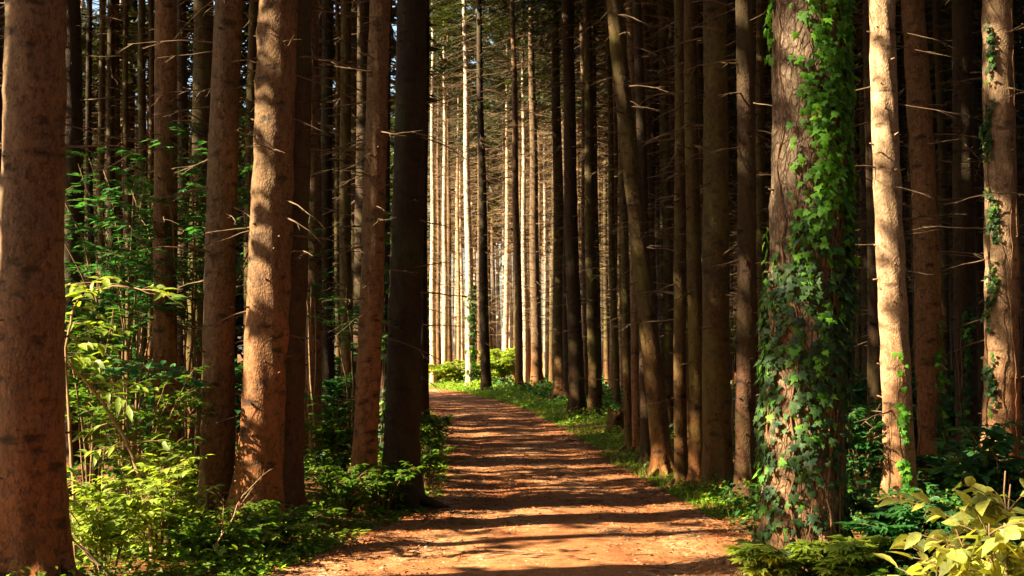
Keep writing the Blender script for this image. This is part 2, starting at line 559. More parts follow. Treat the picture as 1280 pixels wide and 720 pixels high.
def twig_into(b, p0, d, length, r, rs, sub=3, sides=4, droop=.12):
    n = 6
    P = [np.array(p0, float)]; d = np.array(d, float); d /= np.linalg.norm(d)
    st = length / (n - 1)
    for i in range(n - 1):
        d = d + rs.uniform(-.13, .13, 3) + np.array([0, 0, -droop * .35 + .05 * i * droop])
        d /= np.linalg.norm(d); P.append(P[-1] + d * st)
    rad = np.linspace(r, r * .25, n)
    b.tube(P, rad, sides)
    for _ in range(sub):
        i = rs.randint(1, n - 1)
        dd = P[i + 1] - P[i]; dd /= np.linalg.norm(dd)
        s = np.cross(dd, [0, 0, 1]) * rs.choice([-1, 1]) * rs.uniform(.5, 1.2)
        twig_into(b, P[i] + (P[i + 1] - P[i]) * rs.rand(), dd + s + [0, 0, rs.uniform(-.3, .2)], length * rs.uniform(.2, .5), r * .5, rs, 0 if sub < 3 else 1, 3, droop)


def twigs_mesh(name, z0, z1, line, rfun, seed, mat, n=90, L=(.5, 1.9), sub=3, r=.009):
    rs = np.random.RandomState(seed); b = Buf()
    for k in range(n):
        z = z0 + (z1 - z0) * rs.rand() ** .8
        t = rs.rand() * 6.283
        o = np.array(line(z)); rr = rfun(z) * .85
        d = [math.cos(t), math.sin(t), rs.uniform(-.25, .12)]
        ll = rs.uniform(*L) * (.55 + .45 * (z - z0) / (z1 - z0))
        twig_into(b, [o[0] + d[0] * rr, o[1] + d[1] * rr, z], d, ll, r * rs.uniform(.6, 1.3), rs, sub)
    return b.mesh(name, False, [mat])


def crown_mesh(name, z0, H, seed, mat, rad=2.3, nb=90, per=46, size=(.22, .45), fat=.19):
    rs = np.random.RandomState(seed); b = Buf()
    P, Nn, Tp, S = [], [], [], []
    for k in range(nb):
        f = rs.rand() ** .85
        z = z0 + (H - z0) * f
        t = rs.rand() * 6.283
        L = rad * (1 - f) ** .75 * rs.uniform(.6, 1.15) + .25
        d = np.array([math.cos(t), math.sin(t), 0])
        b.tube([np.array([0, 0, z]), np.array([0, 0, z - .1]) + d * L * .5, np.array([0, 0, z - .3 * L]) + d * L], [.02, .013, .004], 3)
        u = rs.uniform(.15, 1, per)
        side = np.cross(d, [0, 0, 1])
        lat = rs.uniform(-1, 1, per) * .42 * L * (1.1 - u) + rs.uniform(-.1, .1, per)
        pos = np.array([0, 0, z]) + d * (L * u)[:, None] + side * lat[:, None]
        pos[:, 2] -= .3 * L * u + np.abs(lat) * .4 + rs.uniform(0, .25, per)
        P.append(pos)
        tip = d + side * np.sign(lat)[:, None] * .8 + rs.uniform(-.3, .3, (per, 3)); tip[:, 2] -= .5
        Tp.append(tip); Nn.append(np.array([0, 0, 1.0]) + rs.uniform(-.7, .7, (per, 3)))
        S.append(rs.uniform(size[0], size[1], per))
    P = np.vstack(P); S = np.concatenate(S)
    tm = (np.array([(0, 0, 0), (-fat, .35, .02), (0, 1, -.12), (fat, .35, .02)], float), np.array([(0, 3, 2, 1)]))
    scatter(b, tm, P, frames(np.vstack(Nn), np.vstack(Tp)), S)
    return b.mesh(name, False, [mat])


H0 = 24.0
CROWNS = [crown_mesh('crown', 0, 12, 100 + i, M_NEEDLE) for i in range(5)]     # built from its own foot; lifted to the stem's crown base
straight = lambda z: (0, 0)


def wobble(seed):
    rs = np.random.RandomState(seed); a, b, c, d = rs.uniform(-1, 1, 4)
    return lambda z: (.12 * a * math.sin(z * .35 + b * 3) - .12 * a * math.sin(b * 3) + .01 * c * z, .12 * d * math.sin(z * .3 + c * 3) - .12 * d * math.sin(c * 3) + .01 * b * z)


def rprof(r0, H):
    return lambda z: r0 * (1 - .82 * (z - 1.2) / H)


# ------------------------------------------------------------------ the trees one can point at
TREES_XY = []
HAND = []


def tree(px, py, topx, wpx, mat, label, near=False, lean=None, nb=5, twigs=60, crown_z=12.5, name='spruce_tree', tw=M_TWIG, twL=(.3, 1.2), z0=1.6, group=None, flare=.55, cat='tree'):
    gx, gy = ground_pt(px, py)
    r0 = wpx * .5 * gy / F
    seed = int(px * 7 + py)
    rs = np.random.RandomState(seed)
    zb = float(hgt(gx, gy))
    TREES_XY.append((gx, gy)); HAND.append((gx, gy, r0, label, group))
    top = at_dist(topx, 0, gy)
    slope = (top.x - gx) / top.z
    ph = rs.rand(4) * 6
    amp = .02
    if lean:      # (pixel x, pixel y) pairs the curved stem passes through
        pts = sorted([((at_dist(a, b_, gy)).z, (at_dist(a, b_, gy)).x - gx) for a, b_ in lean] + [(0, 0), (top.z, top.x - gx)])
        zs = [p[0] for p in pts]; xo = [p[1] for p in pts]
        zs.append(26); xo.append(xo[-1] + (26 - pts[-1][0]) * .03 * (1 if xo[-1] > 0 else -1))
        line = lambda z: (float(np.interp(z, zs, xo)) , amp * math.sin(z * .5 + ph[0]))
        kz = np.linspace(-.3, 26, 300); sm = np.convolve(np.pad(np.interp(kz, zs, xo), 6, 'edge'), np.ones(13) / 13, 'valid'); sm = sm - np.interp(0, kz, sm)
        line = lambda z: (float(np.interp(z, kz, sm)), amp * math.sin(z * .5 + ph[0]))
    else:
        line = lambda z: (slope * z + amp * (math.sin(z * .8 + ph[0]) - math.sin(ph[0])), amp * (math.sin(z * .7 + ph[1]) - math.sin(ph[1])))
    H = rs.uniform(22, 25)
    root = thing(name, (gx, gy, zb - .02), label, cat, group)
    d = gy
    if d < 14: sides, fine = 56, .03
    elif d < 22: sides, fine = 36, .05
    else: sides, fine = 20, .12
    ft = max(4.5, CAMZ + d * .3)
    link('trunk', trunk_mesh('trunk', r0, H, line, seed, mat, sides, fine, ft, flare), root)
    rf = rprof(r0, H)
    if d < 20:
        for k in range(5):
            a = k * 1.257 + rs.uniform(-.35, .35); L = r0 * rs.uniform(1.6, 2.8); q = r0 * 1.15
            ca, sa = math.cos(a), math.sin(a); b = Buf(); bend = rs.uniform(-.3, .3)
            P = [(ca * q * .7, sa * q * .7, .22 * r0 / .2), (ca * q * 1.05, sa * q * 1.05, .10), (ca * (q + L * .4) - sa * bend * L * .3, sa * (q + L * .4) + ca * bend * L * .3, .05), (ca * (q + L) - sa * bend * L, sa * (q + L) + ca * bend * L, -.03)]
            b.tube(P, [r0 * .38, r0 * .34, r0 * .22, r0 * .08], 9)
            link('root', b.mesh('root', True, [mat]), root)
    for k in range(nb):
        z = rs.uniform(.9, min(ft, 4.2 if d < 20 else 9))
        t = rs.uniform(0, 6.283) if rs.rand() < .4 else rs.choice([0, math.pi]) + rs.uniform(-.7, .7)
        b = Buf(); dd = [math.cos(t), math.sin(t), rs.uniform(-.3, .25)]
        rr = rf(z) * .9; o = line(z)
        twig_into(b, [0, 0, 0], dd, rs.uniform(.25, .9), .008 * rs.uniform(.7, 1.3), rs, 2)
        link('branch', b.mesh('branch', False, [tw]), root, (o[0] + dd[0] * rr, o[1] + dd[1] * rr, z))
    if twigs:
        o = link('dead_twigs', twigs_mesh('dead_twigs', max(z0, 1.2), crown_z + .5, line, rf, seed + 5, tw, twigs, twL), root)
        o['kind'] = 'stuff'
    c = link('crown', CROWNS[seed % 5], root, (line(crown_z)[0], line(crown_z)[1], crown_z))
    c.rotation_euler.z = rs.rand() * 6
    c.scale = (1.05, 1.05, (H - crown_z) / 12)
    return root, line, rf, (gx, gy, zb)


T = {}
# left of the path, nearest first
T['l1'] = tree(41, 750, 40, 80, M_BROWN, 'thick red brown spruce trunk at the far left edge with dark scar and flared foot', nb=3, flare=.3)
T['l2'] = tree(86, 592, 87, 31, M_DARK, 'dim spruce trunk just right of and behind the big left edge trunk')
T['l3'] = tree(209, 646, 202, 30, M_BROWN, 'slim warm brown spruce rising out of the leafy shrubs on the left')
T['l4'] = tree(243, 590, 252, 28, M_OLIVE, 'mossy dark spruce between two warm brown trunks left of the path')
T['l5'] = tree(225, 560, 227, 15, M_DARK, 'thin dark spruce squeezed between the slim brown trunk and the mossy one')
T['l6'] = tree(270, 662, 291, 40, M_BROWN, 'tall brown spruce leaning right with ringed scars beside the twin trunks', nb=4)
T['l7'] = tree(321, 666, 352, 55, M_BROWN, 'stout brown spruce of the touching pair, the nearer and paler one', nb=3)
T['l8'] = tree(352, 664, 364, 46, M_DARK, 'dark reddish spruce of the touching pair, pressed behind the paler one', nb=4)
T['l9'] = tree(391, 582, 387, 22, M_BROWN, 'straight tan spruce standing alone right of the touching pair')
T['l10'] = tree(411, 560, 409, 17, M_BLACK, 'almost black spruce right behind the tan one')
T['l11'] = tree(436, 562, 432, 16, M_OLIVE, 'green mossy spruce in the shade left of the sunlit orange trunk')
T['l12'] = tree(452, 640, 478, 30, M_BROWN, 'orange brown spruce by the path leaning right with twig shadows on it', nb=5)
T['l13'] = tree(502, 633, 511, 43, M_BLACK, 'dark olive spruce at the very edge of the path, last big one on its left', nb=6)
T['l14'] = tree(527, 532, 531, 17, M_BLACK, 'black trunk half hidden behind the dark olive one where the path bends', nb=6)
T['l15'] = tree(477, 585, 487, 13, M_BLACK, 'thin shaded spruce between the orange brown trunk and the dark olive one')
for a in [(117, 545, 112, 9), (128, 520, 127, 10), (141, 530, 138, 12), (160, 520, 156, 9), (178, 535, 177, 12), (190, 520, 190, 9), (312, 560, 318, 15), (424, 520, 422, 8), (463, 540, 460, 9)]:
    tree(*a, M_DARK if a[0] % 2 else M_OLIVE, 'slender dark spruce in the deep shade of the left wood', group='slender trunks in the shaded left wood', nb=3)

# where the path bends, sunlit
far = dict(tw=M_TWIG, twL=(.7, 2.2), twigs=190, z0=2.2, crown_z=14.5)
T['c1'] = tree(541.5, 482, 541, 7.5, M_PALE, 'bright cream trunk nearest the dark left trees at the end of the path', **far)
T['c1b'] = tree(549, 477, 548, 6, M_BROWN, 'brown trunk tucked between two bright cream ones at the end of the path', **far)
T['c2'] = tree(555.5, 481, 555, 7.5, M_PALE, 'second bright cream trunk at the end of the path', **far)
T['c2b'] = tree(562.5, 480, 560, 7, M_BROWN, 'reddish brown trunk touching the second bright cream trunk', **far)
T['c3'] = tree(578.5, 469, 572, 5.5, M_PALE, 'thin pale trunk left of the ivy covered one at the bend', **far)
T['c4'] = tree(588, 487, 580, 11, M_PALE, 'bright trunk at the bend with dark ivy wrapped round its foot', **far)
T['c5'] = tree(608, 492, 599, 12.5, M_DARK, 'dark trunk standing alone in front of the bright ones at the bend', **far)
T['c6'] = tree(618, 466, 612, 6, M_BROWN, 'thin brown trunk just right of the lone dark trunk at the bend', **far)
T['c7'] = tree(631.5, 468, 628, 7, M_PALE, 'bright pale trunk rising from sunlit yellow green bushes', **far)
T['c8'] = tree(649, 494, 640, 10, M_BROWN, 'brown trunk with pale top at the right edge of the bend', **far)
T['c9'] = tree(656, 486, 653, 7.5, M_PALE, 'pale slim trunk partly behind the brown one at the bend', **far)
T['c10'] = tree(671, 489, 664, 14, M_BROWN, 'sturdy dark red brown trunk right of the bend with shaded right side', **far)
T['c11'] = tree(684, 479, 680, 7, M_PALE, 'whitish trunk between the sturdy red brown one and the flared yellow one', **far)
T['c12'] = tree(701, 502, 694, 16, M_OLIVE, 'yellowish mossy trunk with a widely flared foot right of the path', flare=.8, **far)
mid = dict(tw=M_TWIG, twL=(.3, 1.3), twigs=90, z0=1.8, crown_z=13)
T['c13'] = tree(722, 523, 709, 19, M_DARK, 'dark trunk just right of the flared yellowish one', **mid)
T['c13b'] = tree(733, 500, 728, 8, M_BROWN, 'thin brown trunk in the gap between two thicker ones right of the path', **mid)
T['c14'] = tree(744, 520, 734, 15, M_OLIVE, 'golden mossy trunk with flared foot next to the mossy stump', flare=.8, **mid)
T['c15'] = tree(765, 500, 762, 5, M_GREY, 'very thin pale trunk behind the mossy stump', **mid)
T['c16'] = tree(771, 512, 760, 9, M_OLIVE, 'narrow olive trunk directly above the mossy stump', **mid)
T['c17'] = tree(787, 566, 768, 11, M_OLIVE, 'slim golden trunk, first of the tight row left of the curved tree', **mid)
T['c18'] = tree(797, 567, 786, 12, M_BROWN, 'slim brown trunk, middle of the tight row left of the curved tree', **mid)
T['c19'] = tree(808, 580, 795, 14, M_DARK, 'dark trunk touching the foot of the curved tree', **mid)
T['c20'] = tree(829, 594, 766, 24, M_OLIVE, 'curved spruce bowing towards the path with a sunlit left side', lean=[(817, 480), (803, 350), (787, 200), (773, 80)], **mid)
T['c21'] = tree(814, 548, 803, 21, M_BROWN, 'straight brown trunk crossed by the curved tree', **mid)
T['c22'] = tree(836, 548, 827, 13, M_OLIVE, 'slim trunk behind and right of the curved tree', **mid)
T['c23'] = tree(852, 609, 846, 16, M_OLIVE, 'slender olive trunk, leftmost of three close together right of the curved tree', **mid)
T['c24'] = tree(871, 611, 866, 19, M_OLIVE, 'olive trunk in the middle of three close together right of the curved tree', **mid)
T['c24b'] = tree(861, 580, 856, 9, M_OLIVE, 'narrow sunlit trunk peeping out between two close olive trunks', **mid)
T['c25'] = tree(898, 614, 891, 35, M_OLIVE, 'thick olive brown trunk beside the path, right of the close olive ones', **mid)
T['c26'] = tree(931, 626, 929, 25, M_DARK, 'medium brown trunk just left of the big ivy covered trunk', **mid)
# right
T['r1'] = tree(1004, 716, 1003, 98, M_PLATE, 'huge plated trunk with thick green ivy beside the path', nb=0, twigs=30, z0=6, flare=.12)
T['r0'] = tree(957, 560, 951, 13, M_OLIVE, 'yellow mossy trunk mostly hidden behind the big ivy covered trunk', **mid)
T['r2'] = tree(1094, 578, 1087, 19, M_DARK, 'shaded trunk between the big ivy covered trunk and the brightest one', **mid)
T['r2b'] = tree(1064, 560, 1062, 7, M_BROWN, 'thin orange trunk close to the right side of the big ivy covered trunk', **mid)
T['r3'] = tree(1126, 645, 1108, 36, M_GREY, 'brightest sunlit trunk on the right with ivy at its foot', nb=6)
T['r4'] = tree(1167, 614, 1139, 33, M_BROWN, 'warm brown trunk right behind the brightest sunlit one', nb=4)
T['r5'] = tree(1212, 600, 1200, 28, M_DARK, 'dim trunk with ivy low down, left of the ivy striped trunk at the right', nb=6)
T['r6'] = tree(1184, 560, 1170, 12, M_DARK, 'thin black trunk in the gap behind the warm brown one on the right', **mid)
T['r7'] = tree(1250, 618, 1250, 42, M_GREY, 'sunlit trunk near the right edge with an ivy stripe up its left side', nb=12)
T['r8'] = tree(1300, 622, 1296, 30, M_BROWN, 'trunk cut by the right edge of the picture', nb=4)


# ------------------------------------------------------------------ the rest of the wood
def variant(seed, mat, tw, crown_z, H=24, nt_=120):
    ln = wobble(seed); r0 = .15
    return (trunk_mesh('trunk', r0, H, ln, seed, mat, 14, .25, 12, .45),
            twigs_mesh('dead_twigs', 2.0, crown_z + 1, ln, rprof(r0, H), seed + 9, tw, nt_, (.6, 2.1)), ln, crown_z, H)


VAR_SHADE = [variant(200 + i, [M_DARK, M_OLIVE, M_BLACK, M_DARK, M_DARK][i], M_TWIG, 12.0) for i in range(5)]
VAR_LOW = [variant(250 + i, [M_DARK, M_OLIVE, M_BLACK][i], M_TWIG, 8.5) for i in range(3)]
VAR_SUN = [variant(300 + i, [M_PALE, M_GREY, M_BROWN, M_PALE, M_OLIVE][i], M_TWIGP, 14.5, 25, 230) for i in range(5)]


def bg_tree(x, y, s, var, label, group, rz, k, cs=1.0):
    root = thing('spruce_tree', (x, y, float(hgt(x, y)) - .03), label, 'tree', group, rz)
    tm, wm, ln, cz, H = var
    a = link('trunk', tm, root); a.scale = (s, s, 1)
    b = link('dead_twigs', wm, root); b['kind'] = 'stuff'; b.scale = (1, 1, 1)
    c = link('crown', CROWNS[k % 5], root, (ln(cz)[0], ln(cz)[1], cz)); c.rotation_euler.z = k * 1.7; c.scale = (cs, cs, (H - cz) / 12)
    BG.append((x, y, .15 * s, root, rz))
    return root


BG = []
rs = np.random.RandomState(11)
placed = list(TREES_XY)


def free(x, y, dmin):
    return all((x - a) ** 2 + (y - b) ** 2 > dmin * dmin for a, b in placed)


nb_ = 0
for k in range(9000):
    if nb_ >= 225: break
    y = 19 + 73 * rs.rand() ** .8
    x = rs.uniform(-.43, .43) * y
    sx = 640 + x / y * F
    if abs(x - pc(y)) < pw(y) + (1.3 if y < 45 else 2.6): continue
    if y < 60 and 533 < sx < 690: continue
    if y < 36 and 533 < sx < 800: continue
    if y < 26 and 533 < sx < 950: continue
    if 45 < y and x < -.062 * y and rs.rand() < .0: continue
    # the light clearing on the left of the bend
    if y > 50 and -.30 * y < x < -.075 * y: continue
    if not free(x, y, 1.7 if y < 60 else 1.4): continue
    placed.append((x, y)); nb_ += 1
    s = rs.uniform(.7, 1.5) if y < 55 else rs.uniform(.9, 1.5)
    band = x < 0 and y > 46 + .29 * x and y < 84       # where the sun comes in over the clearing
    if band and rs.rand() < (.35 if x > -8 else .8): continue
    if sx < 533:
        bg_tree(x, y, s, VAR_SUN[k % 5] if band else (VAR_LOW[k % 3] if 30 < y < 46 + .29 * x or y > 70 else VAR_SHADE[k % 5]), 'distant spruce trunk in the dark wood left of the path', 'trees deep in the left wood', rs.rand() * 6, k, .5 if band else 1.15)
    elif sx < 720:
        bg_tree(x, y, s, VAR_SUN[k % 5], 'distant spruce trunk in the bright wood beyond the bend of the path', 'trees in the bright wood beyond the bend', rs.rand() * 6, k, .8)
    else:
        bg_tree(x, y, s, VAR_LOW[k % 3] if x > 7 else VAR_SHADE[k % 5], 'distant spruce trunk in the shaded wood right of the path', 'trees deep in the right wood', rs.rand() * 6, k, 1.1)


rx = np.random.RandomState(21); ne = 0
for k in range(3000):
    if ne >= 26: break
    y = rx.uniform(30, 62); sx = rx.uniform(685, 905); x = (sx - 640) / F * y
    if abs(x - pc(y)) < pw(y) + 1.2 or not free(x, y, 1.25): continue
    placed.append((x, y)); ne += 1
    bg_tree(x, y, rx.uniform(.7, 1.15), VAR_SHADE[k % 5] if k % 3 else VAR_SUN[k % 5], 'distant spruce trunk in the shaded wood right of the path', 'trees deep in the right wood', rx.rand() * 6, k)
# background trunks that show beside a trunk one can point at get a label of their own
SHORT = {'l1': 'thick trunk at the left edge', 'l3': 'slim warm brown trunk in the left shrubs', 'l6': 'leaning brown trunk with ringed scars', 'l7': 'stout trunk of the touching pair', 'l9': 'straight tan trunk on the left',
         'l12': 'orange brown trunk by the path', 'l13': 'dark olive trunk at the path edge', 'c5': 'lone dark trunk at the bend', 'c10': 'sturdy red brown trunk at the bend', 'c12': 'yellowish trunk with the widely flared foot',
         'c14': 'golden trunk by the mossy stump', 'c20': 'curved spruce', 'c25': 'thick olive brown trunk on the right', 'c26': 'medium brown trunk left of the ivy', 'r1': 'huge ivy covered trunk', 'r3': 'brightest trunk on the right',
         'r4': 'warm brown trunk behind the brightest one', 'r5': 'dim ivy footed trunk on the right', 'r7': 'ivy striped trunk near the right edge'}


def pxw(x, y, r): return 640 + x / y * F, r / y * F


for key, nm in SHORT.items():
    ax, ay = T[key][3][:2]; a, aw = pxw(ax, ay, .15)
    for side, word in ((-1, 'left'), (1, 'right')):
        best = None
        for (x, y, r, o, _) in BG:
            p, hw = pxw(x, y, r)
            if o.get('own') or y < ay or y > 60 or (p - a) * side < 0 or abs(p - a) > 55: continue
            hid = any(hy < y and abs(pxw(hx, hy, hr)[0] - p) < pxw(hx, hy, hr)[1] for hx, hy, hr, _l, _g in HAND) or any(q[1] < y and abs(pxw(*q[:3])[0] - p) < pxw(*q[:3])[1] + .3 * hw for q in BG)
            if hid: continue
            if best is None or abs(p - a) < best[0]: best = (abs(p - a), o)
        if best:
            o = best[1]; o['own'] = 1
            o['label'] = 'background trunk first seen %s of the %s' % (word, nm)
for q in BG:
    if q[3].get('own'): del q[3]['own']


def far_wood(name, pts, seed, mat_t, crown_base, cr_n=60, size=(.5, 1.1), rad=2.6, fat=.3, sides=8, rr=(.12, .2)):
    """a mass of trees too far, or too far aside, to be told apart"""
    rs = np.random.RandomState(seed)
    b = Buf(); c = Buf()
    for (x, y) in pts:
        z0 = float(hgt(x, y)); r = rs.uniform(*rr); lx, ly = rs.uniform(-.02, .02, 2)
        H = rs.uniform(21, 25)
        P = [(x + lx * z, y + ly * z, z0 + z) for z in (-.2, .3, 3, 8, 14, H)]
        b.tube(P, [r * 1.5, r * 1.12, r, r * .8, r * .55, .02], sides, False)
        for q in range(26):
            t = rs.rand() * 6.28; z = rs.uniform(2, 13); L = rs.uniform(.6, 1.8)
            b.tube([(x + lx * z, y + ly * z, z0 + z), (x + lx * z + math.cos(t) * L, y + ly * z + math.sin(t) * L, z0 + z + rs.uniform(-.3, .2))], [.012, .004], 3, False)
        cb = crown_base(x, y, rs)
        f = rs.rand(cr_n * 8) ** .9
        t = rs.rand(len(f)) * 6.283
        q = rad * (1 - f) ** .8 * np.sqrt(rs.rand(len(f))) + .1
        pos = np.stack([x + q * np.cos(t), y + q * np.sin(t), z0 + cb + (H - cb) * f - .25 * q], -1)
        tip = np.stack([np.cos(t), np.sin(t), -.4 + 0 * t], -1) + rs.uniform(-.3, .3, (len(f), 3))
        nn = np.array([0, 0, 1.]) + rs.uniform(-.8, .8, (len(f), 3))
        tm = (np.array([(0, 0, 0), (-fat, .35, .02), (0, 1, -.12), (fat, .35, .02)], float), np.array([(0, 3, 2, 1)]))
        scatter(c, tm, pos, frames(nn, tip), rs.uniform(size[0], size[1], len(f)))
    V = np.vstack(b.V + [v for v in c.V])
    nb = b.n
    Qb = np.vstack(b.Q); Qc = np.vstack(c.Q) + nb
    me = mesh_np(name, V, [Qb, Qc], False, np.concatenate([np.zeros(len(Qb)), np.ones(len(Qc))]), [mat_t, M_NEEDLE])
    return tag(link(name, me), kind='stuff')


# beyond the last trees one can make out
pts = []
for k in range(5000):
    if len(pts) >= 400: break
    y = rs.uniform(94, 140); x = rs.uniform(-.46, .46) * y
    if -.30 * y < x < -.085 * y and y < 112: continue
    
    if all((x - a) ** 2 + (y - b) ** 2 > 2.6 for a, b in pts): pts.append((x, y))
mid_ = [p for p in pts if -.075 * p[1] < p[0] < .06 * p[1]]
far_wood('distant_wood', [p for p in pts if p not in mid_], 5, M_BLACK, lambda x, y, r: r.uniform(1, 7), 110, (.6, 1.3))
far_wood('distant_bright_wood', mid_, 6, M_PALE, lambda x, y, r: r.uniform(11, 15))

# open lanes between the unseen trees, along which the low sun comes in: (y where the lane meets x = 0, half width)
LANES = [(4.0, .9), (9.65, .5), (10.5, .2), (11.03, .28), (12.38, .24), (8.45, .3), (15.3, .25), (17.2, .15), (20, .2), (24.0, .3), (31.4, .5), (39.5, .6), (57.5, 7.5)]
TB = math.tan(R(SUN_BACK))


def lane(x, y, extra):
    c = y - TB * x
    return x < 0 and any(abs(c - q) < hw + extra for q, hw in LANES)


# the wood beside and behind the photographer: its trunks throw the stripes, its crowns the shade
pts = []
for k in range(12000):
    if len(pts) >= 330: break
    y = rs.uniform(-40, 62); x = rs.uniform(-38, 34)
    if y > 4 and abs(x) < .46 * y + 1.2: continue
    if abs(x - pc(y)) < 2.9 and y > -12: continue
    if x < -24.5 and y < 44: continue
    if y < 12 and x > -2 and x < 3.0 and y > -14: continue
    if x < 0 and x > -6.0 and -4 < y < 6: continue
    if lane(x, y, .12 if x > -12 else .6): continue
    if all((x - a) ** 2 + (y - b) ** 2 > 3.2 for a, b in pts) and free(x, y, 1.6): pts.append((x, y))


def base_h(x, y, r):
    if y < -12 or x > 12: return r.uniform(2.5, 6)
    if x < 0 and any(abs(y - TB * x - q) < 2.3 for q in (8.45, 11.03, 12.4)): return 17.5
    if x < 0 and not lane(x, y, 1.6) and r.rand() < .6: return r.uniform(4.5, 9)
    return 12.5


far_wood('surrounding_wood', pts, 8, M_DARK, base_h, 90, (.3, .8), 2.2, .25, 10, (.12, .22))


# slim unseen trees added to block the sun from chosen trunks and path bands
BLK = [(-8, 8.8), (-9.5, 10.75), (-8, 11.80), (-11, 13.3), (-8.2, 13.75), (-10, 14.4), (-12, 14.85), (-13, 16.2), (-11, 16.7), (-12.5, 18.3)]
far_wood('sun_blockers', [(x, c + TB * x) for x, c in BLK], 9, M_DARK, lambda x, y, r: r.uniform(.8, 2), 110, (.2, .4), .32, .22, 10, (.12, .16))


# ------------------------------------------------------------------ stump
def stump(px, py):
    gx, gy = ground_pt(px, py)
    root = thing('tree_stump', (gx, gy, float(hgt(gx, gy)) - .02), 'low mossy stump with a broken top at the right edge of the path', 'stump')
    sides = 24; th = np.arange(sides) / sides * 6.283; b = Buf()
    zt = [0, .08, .2, .35, .48]; rr = [.24, .19, .16, .15, .145]
    V = []
    for z, r in zip(zt, rr):
        for t in th:
            q = r * (1 + .12 * math.cos(4 * t + 1) * (1 - z)) ; V.append((q * math.cos(t), q * math.sin(t), z + (.06 * math.cos(t * 2) + .02 * math.sin(t * 9) if z > .4 else 0)))
    V.append((0, 0, .40))
    Qs = [(i * sides + j, i * sides + (j + 1) % sides, (i + 1) * sides + (j + 1) % sides, (i + 1) * sides + j) for i in range(4) for j in range(sides)]
    Ts = [(4 * sides + j, 4 * sides + (j + 1) % sides, 5 * sides) for j in range(sides)]
    b.add(V, Qs, Ts)
    link('trunk', b.mesh('trunk', True, [M_OLIVE]), root)
    for a in (.4, 2.2, 3.9, 5.3):
        r = Buf(); r.tube([(0, 0, .09), (.12 * math.cos(a), .12 * math.sin(a), .05), (.3 * math.cos(a + .2), .3 * math.sin(a + .2), -.02)], [.06, .045, .02], 7)
        link('root', r.mesh('root', True, [M_OLIVE]), root, (.13 * math.cos(a), .13 * math.sin(a), 0))


stump(770, 545)


# ------------------------------------------------------------------ ivy
def ivy(key, label, dens, zmax, n, size=(.06, .11), split=2.3, vines=6, seed=1, off=.05, name='climbing_ivy'):
    """leaves on the stem of T[key]; dens(u, z) in 0..1, u = sine of the angle seen from the path side"""
    root, line, rf, (gx, gy, zb) = T[key]
    rs = np.random.RandomState(seed)
    base = thing(name, (gx, gy, zb), label, 'ivy')
    view = math.atan2(-gy, -gx)
    P, Nn, Tp, S, K = [], [], [], [], []
    tries = 0
    while len(P) < n and tries < n * 60:
        tries += 1
        phi = rs.uniform(-1.95, 1.95); z = rs.uniform(.02, zmax)
        u = math.sin(phi)
        if abs(phi) > 1.57: u = math.copysign(1.0 + .15 * rs.rand(), phi)
        if rs.rand() > dens(u, z) * min(1, max(0, .85 + .8 * math.sin(phi * 5 + z * 3 + seed) * math.sin(z * 6.5 + phi * 2) + .25 * math.sin(phi * 11 - z * 9))): continue
        a = view + phi
        nrm = np.array([math.cos(a), math.sin(a), 0])
        r = rf(z) * (1.02 + (.12 * math.exp(-z / .3))) + rs.uniform(.005, off) + (off * .8 * rs.rand() ** 3)
        o = line(z)
        P.append([o[0] + nrm[0] * r, o[1] + nrm[1] * r, z])
        Nn.append(nrm + rs.uniform(-.55, .55, 3) + [0, 0, .35])
        Tp.append(np.array([rs.uniform(-.7, .7), rs.uniform(-.7, .7), -1.0]))
        S.append(rs.uniform(*size) * (1.15 if rs.rand() < .3 else .85))
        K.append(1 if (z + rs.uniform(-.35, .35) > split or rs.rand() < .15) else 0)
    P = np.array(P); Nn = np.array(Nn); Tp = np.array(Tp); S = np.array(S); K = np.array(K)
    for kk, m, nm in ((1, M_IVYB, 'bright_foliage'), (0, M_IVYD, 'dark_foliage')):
        s = K == kk
        if s.sum() == 0: continue
        b = Buf(); scatter(b, LEAF_IVY, P[s], frames(Nn[s], Tp[s]), S[s])
        o = link(nm, b.mesh(nm, True, [m]), base); o['kind'] = 'stuff'
    for v in range(vines):
        phi = rs.uniform(-1.2, 1.2); b = Buf(); Q = []
        for z in np.arange(-.02, zmax * rs.uniform(.5, 1), .08):
            phi = np.clip(phi + rs.uniform(-.09, .09), -1.6, 1.6); a = view + phi; o = line(z)
            r = rf(z) * (1.0 + .14 * math.exp(-z / .3)) + .012 + rs.uniform(0, .006)
            Q.append((o[0] + math.cos(a) * r, o[1] + math.sin(a) * r, z))
        if len(Q) > 3:
            b.tube(Q, np.linspace(.009, .004, len(Q)) * rs.uniform(.4, 1.2), 5)
            link('stem', b.mesh('stem', True, [M_VINE]), base)


def d_r1(u, z):
    if z > 2.45:
        e = .3 * math.sin(z * 5) * .5
        return 1.0 if (.15 + e < u < 1.2) else (.35 if -.15 + e < u <= .15 + e else (.12 if -.45 < u else (.3 if z > 3.6 and u < -.9 else 0.0)))
    if z > 1.75: return .9 if u > -.35 else (.55 if z < 2.15 else .12)
    if z > 1.25: return .75 if u > -.25 else (.3 if u > -.55 else .6)
    if z > .75: return .5 if -.2 < u < .3 else (.5 if u < -.55 else (.25 if u > .3 else .12))
    return .4 if (-.1 < u < .3 or u < -.65) else .15


